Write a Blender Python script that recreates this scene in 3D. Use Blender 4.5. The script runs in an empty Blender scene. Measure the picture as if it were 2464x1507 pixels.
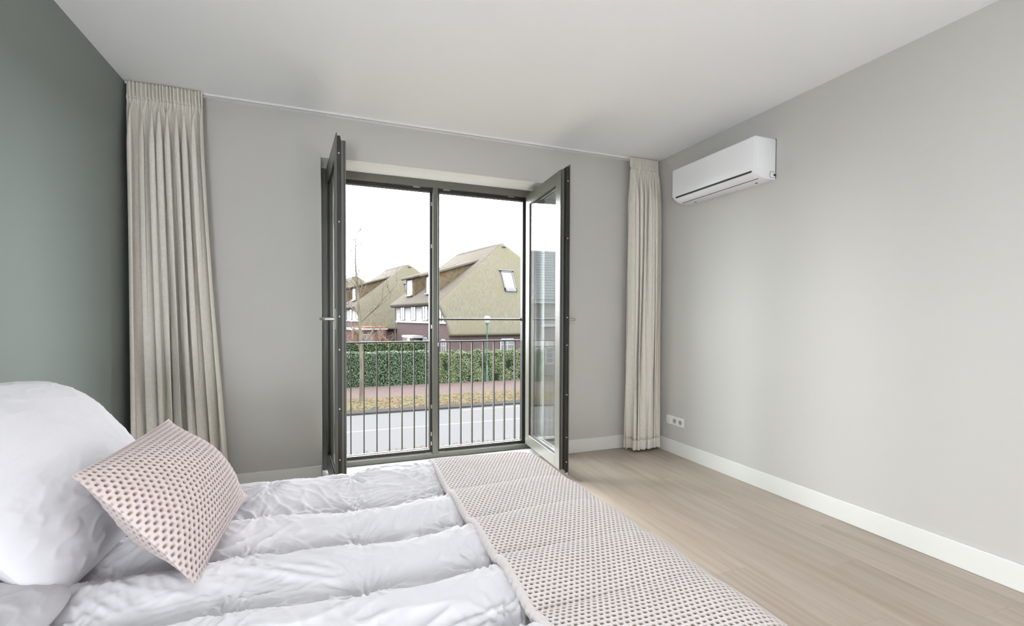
import bpy, bmesh, math, random
import numpy as np
from mathutils import Vector, Matrix

S = bpy.context.scene
COL = S.collection
PI = math.pi
rnd = random.Random(7)

# ------------------------------------------------------------------ camera
cam_d = bpy.data.cameras.new('camera')
cam = bpy.data.objects.new('camera', cam_d)
COL.objects.link(cam)
FPX, CX, CY = 1136.774, 1241.06, 787.435
yaw, pit, rol = (math.radians(a) for a in (21.42708, -1.10068, 0.21133))
CAM = Vector((0, 0, 1.175))
fw = Vector((math.sin(yaw) * math.cos(pit), math.cos(yaw) * math.cos(pit), math.sin(pit)))
r0 = Vector((math.cos(yaw), -math.sin(yaw), 0))
u0 = r0.cross(fw)
rt = math.cos(rol) * r0 + math.sin(rol) * u0
up = -math.sin(rol) * r0 + math.cos(rol) * u0
mw = Matrix((rt, up, -fw)).transposed().to_4x4()
mw.translation = CAM
cam.matrix_world = mw
cam_d.sensor_fit = 'HORIZONTAL'
cam_d.sensor_width = 36.0
cam_d.lens = FPX / 2464 * 36.0
cam_d.shift_x = (1232 - CX) / 2464
cam_d.shift_y = (CY - 753.5) / 2464
cam_d.clip_start = 0.02
cam_d.clip_end = 500
S.camera = cam

# ------------------------------------------------------------------ overcast sky, view
SKY = 20.0
wd = bpy.data.worlds.new('overcast_sky')
S.world = wd
wd.use_nodes = True
bg = wd.node_tree.nodes['Background']
bg.inputs[0].default_value = (0.955, 0.98, 1.0, 1)
bg.inputs[1].default_value = SKY
# the window opening as a portal for the sky light
pl = bpy.data.lights.new('window_portal', 'AREA')
pl.shape = 'RECTANGLE'
pl.size, pl.size_y = 1.75, 2.32
pl.cycles.is_portal = True
po = bpy.data.objects.new('window_portal', pl)
po.location = (0.8125, 4.005, 1.155)
po.rotation_euler = (-PI / 2, 0, 0)
COL.objects.link(po)

vs = S.view_settings
vs.view_transform = 'Standard'
vs.look = 'None'
vs.exposure = 0.19
vs.gamma = 1.0
vs.use_curve_mapping = False
S.cycles.max_bounces = 8
S.cycles.diffuse_bounces = 5
S.cycles.glossy_bounces = 4
S.cycles.transparent_max_bounces = 12
S.cycles.use_adaptive_sampling = True
S.cycles.adaptive_threshold = 0.04
S.cycles.sample_clamp_indirect = 8
S.cycles.caustics_reflective = False
S.cycles.caustics_refractive = False
S.cycles.use_denoising = True

# ------------------------------------------------------------------ helpers
class MB:
    """collects geometry, builds one mesh object"""
    def __init__(s):
        s.v, s.f, s.m = [], [], []
    def add(s, vs_, fs, mi=0):
        o = len(s.v)
        s.v += [tuple(p) for p in vs_]
        s.f += [tuple(i + o for i in f) for f in fs]
        s.m += [mi] * len(fs)
        return s
    def box(s, x0, x1, y0, y1, z0, z1, bev=0.0, mi=0, M=None, seg=1):
        bm = bmesh.new()
        bmesh.ops.create_cube(bm, size=1.0)
        for v in bm.verts:
            v.co = Vector(((x0 + x1) / 2 + v.co.x * (x1 - x0), (y0 + y1) / 2 + v.co.y * (y1 - y0),
                           (z0 + z1) / 2 + v.co.z * (z1 - z0)))
        if bev > 0:
            bmesh.ops.bevel(bm, geom=bm.edges[:], offset=bev, segments=seg, affect='EDGES', profile=0.5)
        s.bm(bm, M, mi)
        return s
    def bm(s, bm, M=None, mi=0):
        bm.verts.index_update()
        vs_ = [(M @ v.co) if M else v.co.copy() for v in bm.verts]
        s.add(vs_, [[v.index for v in f.verts] for f in bm.faces], mi)
        bm.free()
        return s
    def tube(s, pts, rad, n=8, cap=True, mi=0):
        pts = [Vector(p) for p in pts]
        rad = rad if isinstance(rad, (list, tuple)) else [rad] * len(pts)
        vs_, fs = [], []
        ref = None
        for i, p in enumerate(pts):
            d = (pts[min(i + 1, len(pts) - 1)] - pts[max(i - 1, 0)]).normalized()
            if ref is None:
                ref = Vector((0, 0, 1)) if abs(d.z) < 0.9 else Vector((1, 0, 0))
            a = (ref - d * ref.dot(d)).normalized()
            b = d.cross(a)
            ref = a
            for k in range(n):
                t = 2 * PI * k / n
                vs_.append(p + (a * math.cos(t) + b * math.sin(t)) * rad[i])
        for i in range(len(pts) - 1):
            for k in range(n):
                k2 = (k + 1) % n
                fs.append((i * n + k, i * n + k2, (i + 1) * n + k2, (i + 1) * n + k))
        if cap:
            fs.append(tuple(range(n))[::-1])
            fs.append(tuple((len(pts) - 1) * n + k for k in range(n)))
        return s.add(vs_, fs, mi)
    def lathe(s, prof, n=16, M=None, mi=0):
        vs_, fs = [], []
        for r, z in prof:
            for k in range(n):
                t = 2 * PI * k / n
                p = Vector((r * math.cos(t), r * math.sin(t), z))
                vs_.append(M @ p if M else p)
        for i in range(len(prof) - 1):
            for k in range(n):
                k2 = (k + 1) % n
                fs.append((i * n + k, i * n + k2, (i + 1) * n + k2, (i + 1) * n + k))
        fs.append(tuple(range(n))[::-1])
        fs.append(tuple((len(prof) - 1) * n + k for k in range(n)))
        return s.add(vs_, fs, mi)
    def prism(s, poly, y0, y1, axis='y', mi=0, M=None):
        n = len(poly)
        mk = {'y': lambda a, b, t: (a, t, b), 'x': lambda a, b, t: (t, a, b), 'z': lambda a, b, t: (a, b, t)}[axis]
        vs_ = [Vector(mk(a, b, y0)) for a, b in poly] + [Vector(mk(a, b, y1)) for a, b in poly]
        if M:
            vs_ = [M @ v for v in vs_]
        fs = [tuple(range(n)), tuple(range(2 * n - 1, n - 1, -1))]
        fs += [(i, i + n, (i + 1) % n + n, (i + 1) % n) for i in range(n)]
        return s.add(vs_, fs, mi)
    def build(s, name, mat, parent=None, smooth=False, angle=None):
        me = bpy.data.meshes.new(name)
        me.from_pydata(s.v, [], s.f)
        for m in (mat if isinstance(mat, (list, tuple)) else [mat]):
            me.materials.append(m)
        if any(s.m):
            me.polygons.foreach_set('material_index', s.m)
        b = bmesh.new()
        b.from_mesh(me)
        bmesh.ops.recalc_face_normals(b, faces=b.faces[:])
        b.to_mesh(me)
        b.free()
        if smooth:
            me.polygons.foreach_set('use_smooth', [True] * len(me.polygons))
            if angle:
                me.set_sharp_from_angle(angle=math.radians(angle))
        o = bpy.data.objects.new(name, me)
        COL.objects.link(o)
        if parent:
            o.parent = parent
        return o

def tag(o, label=None, cat=None, group=None, kind=None):
    if label: o['label'] = label
    if cat: o['category'] = cat
    if group: o['group'] = group
    if kind: o['kind'] = kind
    return o

def thing(name, label, cat, loc=(0, 0, 0), rz=0.0, group=None, kind=None):
    o = bpy.data.objects.new(name, None)
    o.empty_display_size = 0.1
    COL.objects.link(o)
    o.location = loc
    o.rotation_euler = (0, 0, rz)
    return tag(o, label, cat, group, kind)

def grid_obj(name, X, Y, Z, mat, parent=None, smooth=True, colattr=None):
    """numpy grid (n,m) -> smooth quad mesh"""
    n, m = X.shape
    co = np.stack([X, Y, Z], -1).reshape(-1, 3).astype(np.float32)
    idx = np.arange(n * m).reshape(n, m)
    q = np.stack([idx[:-1, :-1], idx[1:, :-1], idx[1:, 1:], idx[:-1, 1:]], -1).reshape(-1, 4)
    me = bpy.data.meshes.new(name)
    me.vertices.add(len(co))
    me.vertices.foreach_set('co', co.ravel())
    me.loops.add(q.size)
    me.loops.foreach_set('vertex_index', q.ravel().astype(np.int32))
    me.polygons.add(len(q))
    me.polygons.foreach_set('loop_start', np.arange(0, q.size, 4, dtype=np.int32))
    me.polygons.foreach_set('loop_total', np.full(len(q), 4, np.int32))
    me.polygons.foreach_set('use_smooth', np.full(len(q), smooth))
    if colattr is not None:
        at = me.attributes.new('pit', 'FLOAT', 'POINT')
        at.data.foreach_set('value', colattr.ravel().astype(np.float32))
    me.update()
    me.validate()
    me.materials.append(mat)
    o = bpy.data.objects.new(name, me)
    COL.objects.link(o)
    if parent:
        o.parent = parent
    return o

def copy_tree(o, parent=None):
    c = o.copy()
    COL.objects.link(c)
    if parent:
        c.parent = parent
    for ch in list(o.children):
        copy_tree(ch, c)
    return c

def perlin(x, y, seed=0):
    rg = np.random.default_rng(seed)
    g = rg.normal(size=(256, 256, 2))
    g /= np.linalg.norm(g, axis=-1, keepdims=True)
    xi, yi = np.floor(x).astype(int), np.floor(y).astype(int)
    fx, fy = x - xi, y - yi
    def dot(ix, iy, dx, dy):
        gg = g[ix % 256, iy % 256]
        return gg[..., 0] * dx + gg[..., 1] * dy
    s = lambda t: t * t * t * (t * (6 * t - 15) + 10)
    a, b = dot(xi, yi, fx, fy), dot(xi + 1, yi, fx - 1, fy)
    c, d = dot(xi, yi + 1, fx, fy - 1), dot(xi + 1, yi + 1, fx - 1, fy - 1)
    u, v = s(fx), s(fy)
    return (a * (1 - u) + b * u) * (1 - v) + (c * (1 - u) + d * u) * v

def sstep(a, b, x):
    t = np.clip((x - a) / (b - a), 0, 1)
    return t * t * (3 - 2 * t)

# ------------------------------------------------------------------ materials
def nodemat(name):
    m = bpy.data.materials.new(name)
    m.use_nodes = True
    nt = m.node_tree
    return m, nt, nt.nodes['Principled BSDF']

def mat(name, col, rough=0.6, metal=0.0, spec=0.5, noise=None, bump=None, var=0.0, emit=None, coat=0.0, sheen=0.0):
    """plain procedural surface: base colour with a little noise variation, optional fine bump
    noise: (scale xyz) of the colour variation, var: amount; bump: (scale xyz, strength, distance)"""
    m, nt, b = nodemat(name)
    b.inputs['Roughness'].default_value = rough
    b.inputs['Metallic'].default_value = metal
    b.inputs['Specular IOR Level'].default_value = spec
    b.inputs['Coat Weight'].default_value = coat
    b.inputs['Sheen Weight'].default_value = sheen
    tc = nt.nodes.new('ShaderNodeTexCoord')
    def nz(scale, detail=4.0):
        mp = nt.nodes.new('ShaderNodeMapping')
        mp.inputs['Scale'].default_value = scale
        nt.links.new(tc.outputs['Object'], mp.inputs['Vector'])
        n = nt.nodes.new('ShaderNodeTexNoise')
        n.inputs['Scale'].default_value = 1.0
        n.inputs['Detail'].default_value = detail
        nt.links.new(mp.outputs['Vector'], n.inputs['Vector'])
        return n
    if var > 0:
        n = nz(noise or (3, 3, 3))
        mx = nt.nodes.new('ShaderNodeMix')
        mx.data_type = 'RGBA'
        lo = tuple(max(0, c * (1 - var)) for c in col)
        hi = tuple(min(1, c * (1 + var)) for c in col)
        mx.inputs['A'].default_value = (*lo, 1)
        mx.inputs['B'].default_value = (*hi, 1)
        nt.links.new(n.outputs['Fac'], mx.inputs['Factor'])
        nt.links.new(mx.outputs['Result'], b.inputs['Base Color'])
    else:
        b.inputs['Base Color'].default_value = (*col, 1)
    if bump:
        n = nz(bump[0])
        bp = nt.nodes.new('ShaderNodeBump')
        bp.inputs['Strength'].default_value = bump[1]
        bp.inputs['Distance'].default_value = bump[2]
        nt.links.new(n.outputs['Fac'], bp.inputs['Height'])
        nt.links.new(bp.outputs['Normal'], b.inputs['Normal'])
    if emit:
        b.inputs['Emission Color'].default_value = (*emit[0], 1)
        b.inputs['Emission Strength'].default_value = emit[1]
    return m

def two_tone(name, c1, c2, scale, rough=0.9, bump=None, lo=0.4, hi=0.6, detail=6.0, c3=None, scale3=None):
    """two colours mixed by stretched noise, optional third colour in large patches"""
    m, nt, b = nodemat(name)
    b.inputs['Roughness'].default_value = rough
    b.inputs['Specular IOR Level'].default_value = 0.02
    tc = nt.nodes.new('ShaderNodeTexCoord')
    def nz(sc, det):
        mp = nt.nodes.new('ShaderNodeMapping')
        mp.inputs['Scale'].default_value = sc
        nt.links.new(tc.outputs['Object'], mp.inputs['Vector'])
        n = nt.nodes.new('ShaderNodeTexNoise')
        n.inputs['Scale'].default_value = 1.0
        n.inputs['Detail'].default_value = det
        nt.links.new(mp.outputs['Vector'], n.inputs['Vector'])
        return n
    n = nz(scale, detail)
    r = nt.nodes.new('ShaderNodeValToRGB')
    r.color_ramp.elements[0].position, r.color_ramp.elements[1].position = lo, hi
    r.color_ramp.elements[0].color, r.color_ramp.elements[1].color = (*c1, 1), (*c2, 1)
    nt.links.new(n.outputs['Fac'], r.inputs['Fac'])
    out = r.outputs['Color']
    if c3:
        n3 = nz(scale3, 3.0)
        r3 = nt.nodes.new('ShaderNodeValToRGB')
        r3.color_ramp.elements[0].position, r3.color_ramp.elements[1].position = 0.45, 0.65
        nt.links.new(n3.outputs['Fac'], r3.inputs['Fac'])
        mx = nt.nodes.new('ShaderNodeMix')
        mx.data_type = 'RGBA'
        nt.links.new(r3.outputs['Color'], mx.inputs['Factor'])
        nt.links.new(out, mx.inputs['A'])
        mx.inputs['B'].default_value = (*c3, 1)
        out = mx.outputs['Result']
    nt.links.new(out, b.inputs['Base Color'])
    if bump:
        bp = nt.nodes.new('ShaderNodeBump')
        bp.inputs['Strength'].default_value = bump[0]
        bp.inputs['Distance'].default_value = bump[1]
        nt.links.new(n.outputs['Fac'], bp.inputs['Height'])
        nt.links.new(bp.outputs['Normal'], b.inputs['Normal'])
    return m

def glass_mat(name, ior=1.5, tint=(0.97, 0.985, 0.98), mirror=None):
    m = bpy.data.materials.new(name)
    m.use_nodes = True
    nt = m.node_tree
    nt.nodes.clear()
    out = nt.nodes.new('ShaderNodeOutputMaterial')
    mx = nt.nodes.new('ShaderNodeMixShader')
    ge = nt.nodes.new('ShaderNodeNewGeometry')
    dp = nt.nodes.new('ShaderNodeVectorMath')
    dp.operation = 'DOT_PRODUCT'
    nt.links.new(ge.outputs['Normal'], dp.inputs[0])
    nt.links.new(ge.outputs['Incoming'], dp.inputs[1])
    def op(kind, a=None, b_=None):
        n = nt.nodes.new('ShaderNodeMath')
        n.operation = kind
        for i_, v in enumerate((a, b_)):
            if v is None: continue
            if isinstance(v, (int, float)): n.inputs[i_].default_value = v
            else: nt.links.new(v, n.inputs[i_])
        return n.outputs[0]
    r0_ = ((ior - 1) / (ior + 1)) ** 2
    cosi = op('ABSOLUTE', dp.outputs['Value'])
    fres = op('ADD', op('MULTIPLY', op('POWER', op('SUBTRACT', 1.0, cosi), 5.0), 1 - r0_), r0_)
    tr = nt.nodes.new('ShaderNodeBsdfTransparent')
    tr.inputs[0].default_value = (*tint, 1)
    gl = nt.nodes.new('ShaderNodeBsdfGlossy')
    gl.inputs['Roughness'].default_value = 0.0
    nt.links.new(fres, mx.inputs[0])
    nt.links.new(tr.outputs[0], mx.inputs[1])
    nt.links.new(gl.outputs[0], mx.inputs[2])
    nt.links.new(mx.outputs[0], out.inputs[0])
    return m

M = {}
M['wall_green'] = mat('green_grey_wall_paint', (0.215, 0.243, 0.228), 0.55, var=0.02, noise=(1.2, 1.2, 1.2), bump=((260, 260, 260), 0.05, 0.001))
M['wall'] = mat('greige_wall_paint', (0.555, 0.542, 0.522), 0.6, var=0.015, noise=(1.1, 1.1, 1.1), bump=((240, 240, 240), 0.05, 0.001))
M['ceiling'] = mat('white_ceiling_paint', (0.87, 0.88, 0.90), 0.8, var=0.01, noise=(1, 1, 1))
M['trim'] = mat('white_trim_paint', (0.80, 0.80, 0.78), 0.35, var=0.01)
M['sill'] = mat('white_threshold_stone', (0.56, 0.57, 0.56), 0.4, var=0.03, noise=(8, 8, 8))
M['frame'] = mat('olive_grey_aluminium', (0.12, 0.122, 0.102), 0.32, spec=0.6, var=0.03, noise=(20, 20, 3))
M['frame_dark'] = mat('black_rebate_profile', (0.018, 0.018, 0.016), 0.4)
M['gasket'] = mat('black_rubber_gasket', (0.012, 0.012, 0.012), 0.6)
M['steel'] = mat('satin_steel', (0.62, 0.60, 0.55), 0.28, metal=1.0, var=0.05, noise=(30, 30, 30))
M['glass'] = glass_mat('clear_glass', 1.52)
M['rail'] = mat('grey_painted_steel', (0.060, 0.058, 0.052), 0.6, spec=0.1, var=0.05, noise=(10, 10, 3))
M['ac'] = mat('white_appliance_plastic', (0.88, 0.89, 0.92), 0.35, var=0.006)
M['ac_dark'] = mat('dark_slot_plastic', (0.03, 0.03, 0.03), 0.5)
M['fill_glow'] = mat('fill_globe_glow', (0.8, 0.8, 0.78), 0.9, emit=((0.92, 0.96, 1.0), 62.0))  # glow of the added globe that fills the room with light
M['fill_glow_low'] = mat('dim_fill_globe_glow', (0.8, 0.8, 0.78), 0.9, emit=((0.92, 0.96, 1.0), 13.0))  # weaker glow for the second added fill globe
M['socket'] = mat('white_socket_plastic', (0.82, 0.82, 0.80), 0.3)
M['socket_in'] = mat('grey_socket_well', (0.42, 0.42, 0.41), 0.4)
M['bedwood'] = mat('grey_upholstery', (0.33, 0.33, 0.32), 0.9, var=0.1, noise=(200, 200, 200))
M['mattress'] = mat('white_mattress_ticking', (0.80, 0.80, 0.80), 0.9, var=0.02, noise=(40, 40, 40))

def floor_mat():
    m, nt, b = nodemat('greyed_oak_laminate')
    b.inputs['Roughness'].default_value = 0.42
    tc = nt.nodes.new('ShaderNodeTexCoord')
    oi = nt.nodes.new('ShaderNodeObjectInfo')
    add = nt.nodes.new('ShaderNodeVectorMath')
    add.operation = 'ADD'
    mul = nt.nodes.new('ShaderNodeVectorMath')
    mul.operation = 'SCALE'
    cmb = nt.nodes.new('ShaderNodeCombineXYZ')
    for i in range(3):
        nt.links.new(oi.outputs['Random'], cmb.inputs[i])
    nt.links.new(cmb.outputs[0], mul.inputs[0])
    mul.inputs['Scale'].default_value = 37.0
    nt.links.new(tc.outputs['Object'], add.inputs[0])
    nt.links.new(mul.outputs[0], add.inputs[1])
    def nz(sc, det):
        mp = nt.nodes.new('ShaderNodeMapping')
        mp.inputs['Scale'].default_value = sc
        nt.links.new(add.outputs[0], mp.inputs['Vector'])
        n = nt.nodes.new('ShaderNodeTexNoise')
        n.inputs['Scale'].default_value = 1.0
        n.inputs['Detail'].default_value = det
        n.inputs['Distortion'].default_value = 0.4
        nt.links.new(mp.outputs['Vector'], n.inputs['Vector'])
        return n
    n1, n2 = nz((26, 1.5, 1), 7), nz((5.5, 0.75, 1), 3)
    ma = nt.nodes.new('ShaderNodeMath')
    ma.operation = 'MULTIPLY_ADD'
    ma.inputs[1].default_value = 0.55
    nt.links.new(n1.outputs['Fac'], ma.inputs[0])
    mb = nt.nodes.new('ShaderNodeMath')
    mb.operation = 'MULTIPLY'
    mb.inputs[1].default_value = 0.45
    nt.links.new(n2.outputs['Fac'], mb.inputs[0])
    nt.links.new(mb.outputs[0], ma.inputs[2])
    r = nt.nodes.new('ShaderNodeValToRGB')
    r.color_ramp.elements[0].position, r.color_ramp.elements[1].position = 0.33, 0.68
    r.color_ramp.elements[0].color = (0.35, 0.285, 0.225, 1)
    r.color_ramp.elements[1].color = (0.48, 0.415, 0.35, 1)
    nt.links.new(ma.outputs[0], r.inputs['Fac'])
    hs = nt.nodes.new('ShaderNodeHueSaturation')
    mr = nt.nodes.new('ShaderNodeMapRange')
    mr.inputs['To Min'].default_value, mr.inputs['To Max'].default_value = 0.94, 1.06
    nt.links.new(oi.outputs['Random'], mr.inputs['Value'])
    nt.links.new(mr.outputs[0], hs.inputs['Value'])
    nt.links.new(r.outputs['Color'], hs.inputs['Color'])
    nt.links.new(hs.outputs['Color'], b.inputs['Base Color'])
    bp = nt.nodes.new('ShaderNodeBump')
    bp.inputs['Strength'].default_value = 0.08
    bp.inputs['Distance'].default_value = 0.001
    nt.links.new(n1.outputs['Fac'], bp.inputs['Height'])
    nt.links.new(bp.outputs['Normal'], b.inputs['Normal'])
    return m
M['floor'] = floor_mat()
M['subfloor'] = mat('dark_underlay', (0.10, 0.085, 0.07), 0.9)

def linen_mat(name, col, warp=900, thick=0.16):
    """woven cloth: crossed fine noise for threads and slubs"""
    m, nt, b = nodemat(name)
    b.inputs['Roughness'].default_value = 0.9
    b.inputs['Specular IOR Level'].default_value = 0.15
    b.inputs['Sheen Weight'].default_value = 0.1
    tc = nt.nodes.new('ShaderNodeTexCoord')
    outs = []
    for sc in ((warp, warp, 28), (45, 45, warp)):
        mp = nt.nodes.new('ShaderNodeMapping')
        mp.inputs['Scale'].default_value = sc
        nt.links.new(tc.outputs['Object'], mp.inputs['Vector'])
        n = nt.nodes.new('ShaderNodeTexNoise')
        n.inputs['Scale'].default_value = 1.0
        n.inputs['Detail'].default_value = 3
        nt.links.new(mp.outputs['Vector'], n.inputs['Vector'])
        outs.append(n.outputs['Fac'])
    ad = nt.nodes.new('ShaderNodeMath')
    ad.operation = 'MULTIPLY'
    nt.links.new(outs[0], ad.inputs[0])
    nt.links.new(outs[1], ad.inputs[1])
    r = nt.nodes.new('ShaderNodeValToRGB')
    r.color_ramp.elements[0].position, r.color_ramp.elements[1].position = 0.12, 0.42
    r.color_ramp.elements[0].color = (*[c * (1 - thick) for c in col], 1)
    r.color_ramp.elements[1].color = (*[min(1, c * (1 + thick)) for c in col], 1)
    nt.links.new(ad.outputs[0], r.inputs['Fac'])
    nt.links.new(r.outputs['Color'], b.inputs['Base Color'])
    bp = nt.nodes.new('ShaderNodeBump')
    bp.inputs['Strength'].default_value = 0.25
    bp.inputs['Distance'].default_value = 0.001
    nt.links.new(ad.outputs[0], bp.inputs['Height'])
    nt.links.new(bp.outputs['Normal'], b.inputs['Normal'])
    return m
M['linen'] = linen_mat('oatmeal_linen', (0.76, 0.72, 0.66), warp=260, thick=0.09)
M['cotton'] = mat('white_washed_cotton', (0.625, 0.612, 0.642), 0.85, spec=0.15, sheen=0.05, var=0.012, noise=(6, 6, 6), bump=((90, 90, 90), 0.06, 0.003))

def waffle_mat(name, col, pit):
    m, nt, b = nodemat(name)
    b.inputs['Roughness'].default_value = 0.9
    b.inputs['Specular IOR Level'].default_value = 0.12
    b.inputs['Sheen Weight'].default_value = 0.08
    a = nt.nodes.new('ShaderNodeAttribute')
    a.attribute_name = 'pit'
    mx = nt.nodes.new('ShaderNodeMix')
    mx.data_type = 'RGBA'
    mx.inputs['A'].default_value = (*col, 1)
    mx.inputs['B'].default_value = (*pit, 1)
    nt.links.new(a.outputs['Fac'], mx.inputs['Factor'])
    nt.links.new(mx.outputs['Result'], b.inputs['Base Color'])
    tc = nt.nodes.new('ShaderNodeTexCoord')
    n = nt.nodes.new('ShaderNodeTexNoise')
    n.inputs['Scale'].default_value = 700
    nt.links.new(tc.outputs['Object'], n.inputs['Vector'])
    bp = nt.nodes.new('ShaderNodeBump')
    bp.inputs['Strength'].default_value = 0.25
    bp.inputs['Distance'].default_value = 0.001
    nt.links.new(n.outputs['Fac'], bp.inputs['Height'])
    nt.links.new(bp.outputs['Normal'], b.inputs['Normal'])
    return m
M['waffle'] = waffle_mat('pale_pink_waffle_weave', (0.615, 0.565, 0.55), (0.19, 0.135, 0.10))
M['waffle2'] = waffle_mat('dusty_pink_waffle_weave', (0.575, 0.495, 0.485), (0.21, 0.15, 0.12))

# outdoors: OUT darkens all base colours to offset the sky boosted for the room
OUT = 0.735
def C(*c):
    return tuple(v * OUT for v in c)
M['asphalt'] = mat('pale_asphalt', C(0.044, 0.0445, 0.045), 0.95, spec=0.03, var=0.06, noise=(0.6, 0.6, 0.6))
M['roadpaint'] = mat('white_road_paint', C(0.085, 0.085, 0.085), 0.9, spec=0.05, var=0.05)
M['kerb'] = mat('grey_concrete_kerb', C(0.016, 0.0155, 0.0145), 0.95, spec=0.03, var=0.2, noise=(3, 3, 3))
M['path'] = two_tone('red_brick_paving', C(0.040, 0.0285, 0.0265), C(0.046, 0.036, 0.034), (5, 9, 5), lo=0.35, hi=0.65)
M['grass'] = two_tone('autumn_grass', C(0.032, 0.032, 0.017), C(0.047, 0.042, 0.026), (3, 3, 3), c3=C(0.046, 0.034, 0.021), scale3=(0.9, 0.9, 0.9), bump=(0.4, 0.03))
M['lawn'] = two_tone('garden_soil_and_grass', C(0.022, 0.023, 0.011), C(0.033, 0.029, 0.019), (2, 2, 2))
M['leafA'] = mat('orange_dead_leaf', C(0.052, 0.028, 0.013), 0.9, spec=0.03)
M['leafB'] = mat('brown_dead_leaf', C(0.032, 0.019, 0.011), 0.9, spec=0.03)
M['leafC'] = mat('pale_dead_leaf', C(0.062, 0.045, 0.027), 0.9, spec=0.03)
M['hedgeA'] = mat('dark_laurel_leaf', C(0.016, 0.027, 0.013), 0.5, spec=0.10)
M['hedgeB'] = mat('mid_laurel_leaf', C(0.034, 0.050, 0.029), 0.45, spec=0.12)
M['hedgeC'] = mat('bright_privet_leaf', C(0.038, 0.052, 0.018), 0.5, spec=0.08)
M['hedgeD'] = mat('pale_privet_leaf', C(0.064, 0.070, 0.045), 0.5, spec=0.08)
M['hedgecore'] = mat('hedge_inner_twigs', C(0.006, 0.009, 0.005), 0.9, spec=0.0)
M['bark'] = two_tone('lichen_bark', C(0.034, 0.030, 0.025), C(0.050, 0.046, 0.032), (6, 6, 1.5), bump=(0.4, 0.02))
M['twig'] = mat('brown_twig', C(0.050, 0.042, 0.034), 0.9, spec=0.02)
M['redtwig'] = mat('reddish_twig', C(0.095, 0.066, 0.048), 0.9, spec=0.02)
M['thatch_front'] = two_tone('mossy_thatch', C(0.036, 0.034, 0.0245), C(0.055, 0.0515, 0.0395), (15, 4, 3.0), bump=(0.4, 0.03), lo=0.25, hi=0.75, detail=9.0, c3=C(0.044, 0.041, 0.027), scale3=(0.35, 0.35, 0.35))
M['thatch_side'] = two_tone('weathered_thatch', C(0.034, 0.0295, 0.025), C(0.041, 0.0365, 0.0315), (6, 6, 2.2), bump=(0.5, 0.05), lo=0.35, hi=0.65, c3=C(0.036, 0.032, 0.024), scale3=(0.5, 0.5, 0.5))
M['thatch_cheek'] = two_tone('ochre_moss_thatch', C(0.036, 0.026, 0.014), C(0.046, 0.037, 0.025), (4, 4, 4), bump=(0.5, 0.05))
M['ridge'] = mat('ridge_cap_mortar', C(0.040, 0.037, 0.033), 0.9, spec=0.02, var=0.2, noise=(4, 4, 4))
M['render'] = mat('white_house_render', C(0.14, 0.14, 0.145), 0.9, spec=0.03, var=0.03)
M['winframe'] = mat('white_window_frame', C(0.145, 0.145, 0.15), 0.7, spec=0.05)
M['house_pane'] = mat('house_window_glass', C(0.05, 0.052, 0.055), 0.08, spec=0.15)
M['sky_pane'] = mat('skylight_glass', C(0.06, 0.06, 0.068), 0.03, spec=0.35)
M['zinc'] = mat('zinc_flashing', C(0.042, 0.043, 0.045), 0.6, spec=0.1, var=0.1)

def brick_mat(name, c1, c2, mortar):
    m, nt, b = nodemat(name)
    b.inputs['Roughness'].default_value = 0.9
    b.inputs['Specular IOR Level'].default_value = 0.02
    tc = nt.nodes.new('ShaderNodeTexCoord')
    sp = nt.nodes.new('ShaderNodeSeparateXYZ')
    ad = nt.nodes.new('ShaderNodeMath')
    cm = nt.nodes.new('ShaderNodeCombineXYZ')
    nt.links.new(tc.outputs['Object'], sp.inputs[0])
    nt.links.new(sp.outputs['X'], ad.inputs[0])
    nt.links.new(sp.outputs['Y'], ad.inputs[1])
    nt.links.new(ad.outputs[0], cm.inputs['X'])
    nt.links.new(sp.outputs['Z'], cm.inputs['Y'])
    br = nt.nodes.new('ShaderNodeTexBrick')
    br.inputs['Color1'].default_value = (*c1, 1)
    br.inputs['Color2'].default_value = (*c2, 1)
    br.inputs['Mortar'].default_value = (*mortar, 1)
    br.inputs['Scale'].default_value = 1.0
    br.inputs['Mortar Size'].default_value = 0.008
    br.inputs['Brick Width'].default_value = 0.22
    br.inputs['Row Height'].default_value = 0.065
    nt.links.new(cm.outputs[0], br.inputs['Vector'])
    nt.links.new(br.outputs['Color'], b.inputs['Base Color'])
    return m
M['brick'] = brick_mat('purple_brown_brick', C(0.036, 0.0255, 0.026), C(0.046, 0.0335, 0.033), C(0.038, 0.031, 0.030))
M['brick_red'] = brick_mat('red_brown_brick', C(0.038, 0.023, 0.019), C(0.048, 0.029, 0.024), C(0.034, 0.026, 0.023))
M['brick_pale'] = brick_mat('pale_mauve_brick', C(0.056, 0.050, 0.053), C(0.066, 0.058, 0.062), C(0.054, 0.050, 0.050))
M['tile_red'] = mat('orange_clay_coping', C(0.075, 0.038, 0.024), 0.9, spec=0.02)
M['roof_tile'] = mat('blue_grey_roof_tile', C(0.058, 0.061, 0.067), 0.6, spec=0.05, var=0.15, noise=(3, 3, 3))
M['lamp_green'] = mat('green_lamp_post_paint', C(0.018, 0.040, 0.032), 0.5, spec=0.1)
M['opal'] = mat('opal_lamp_globe', C(0.14, 0.14, 0.14), 0.3, spec=0.1)
M['warm_light'] = mat('warm_porch_lamp', (0.3, 0.2, 0.1), 0.5, emit=((1.0, 0.55, 0.25), 1.5))

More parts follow.
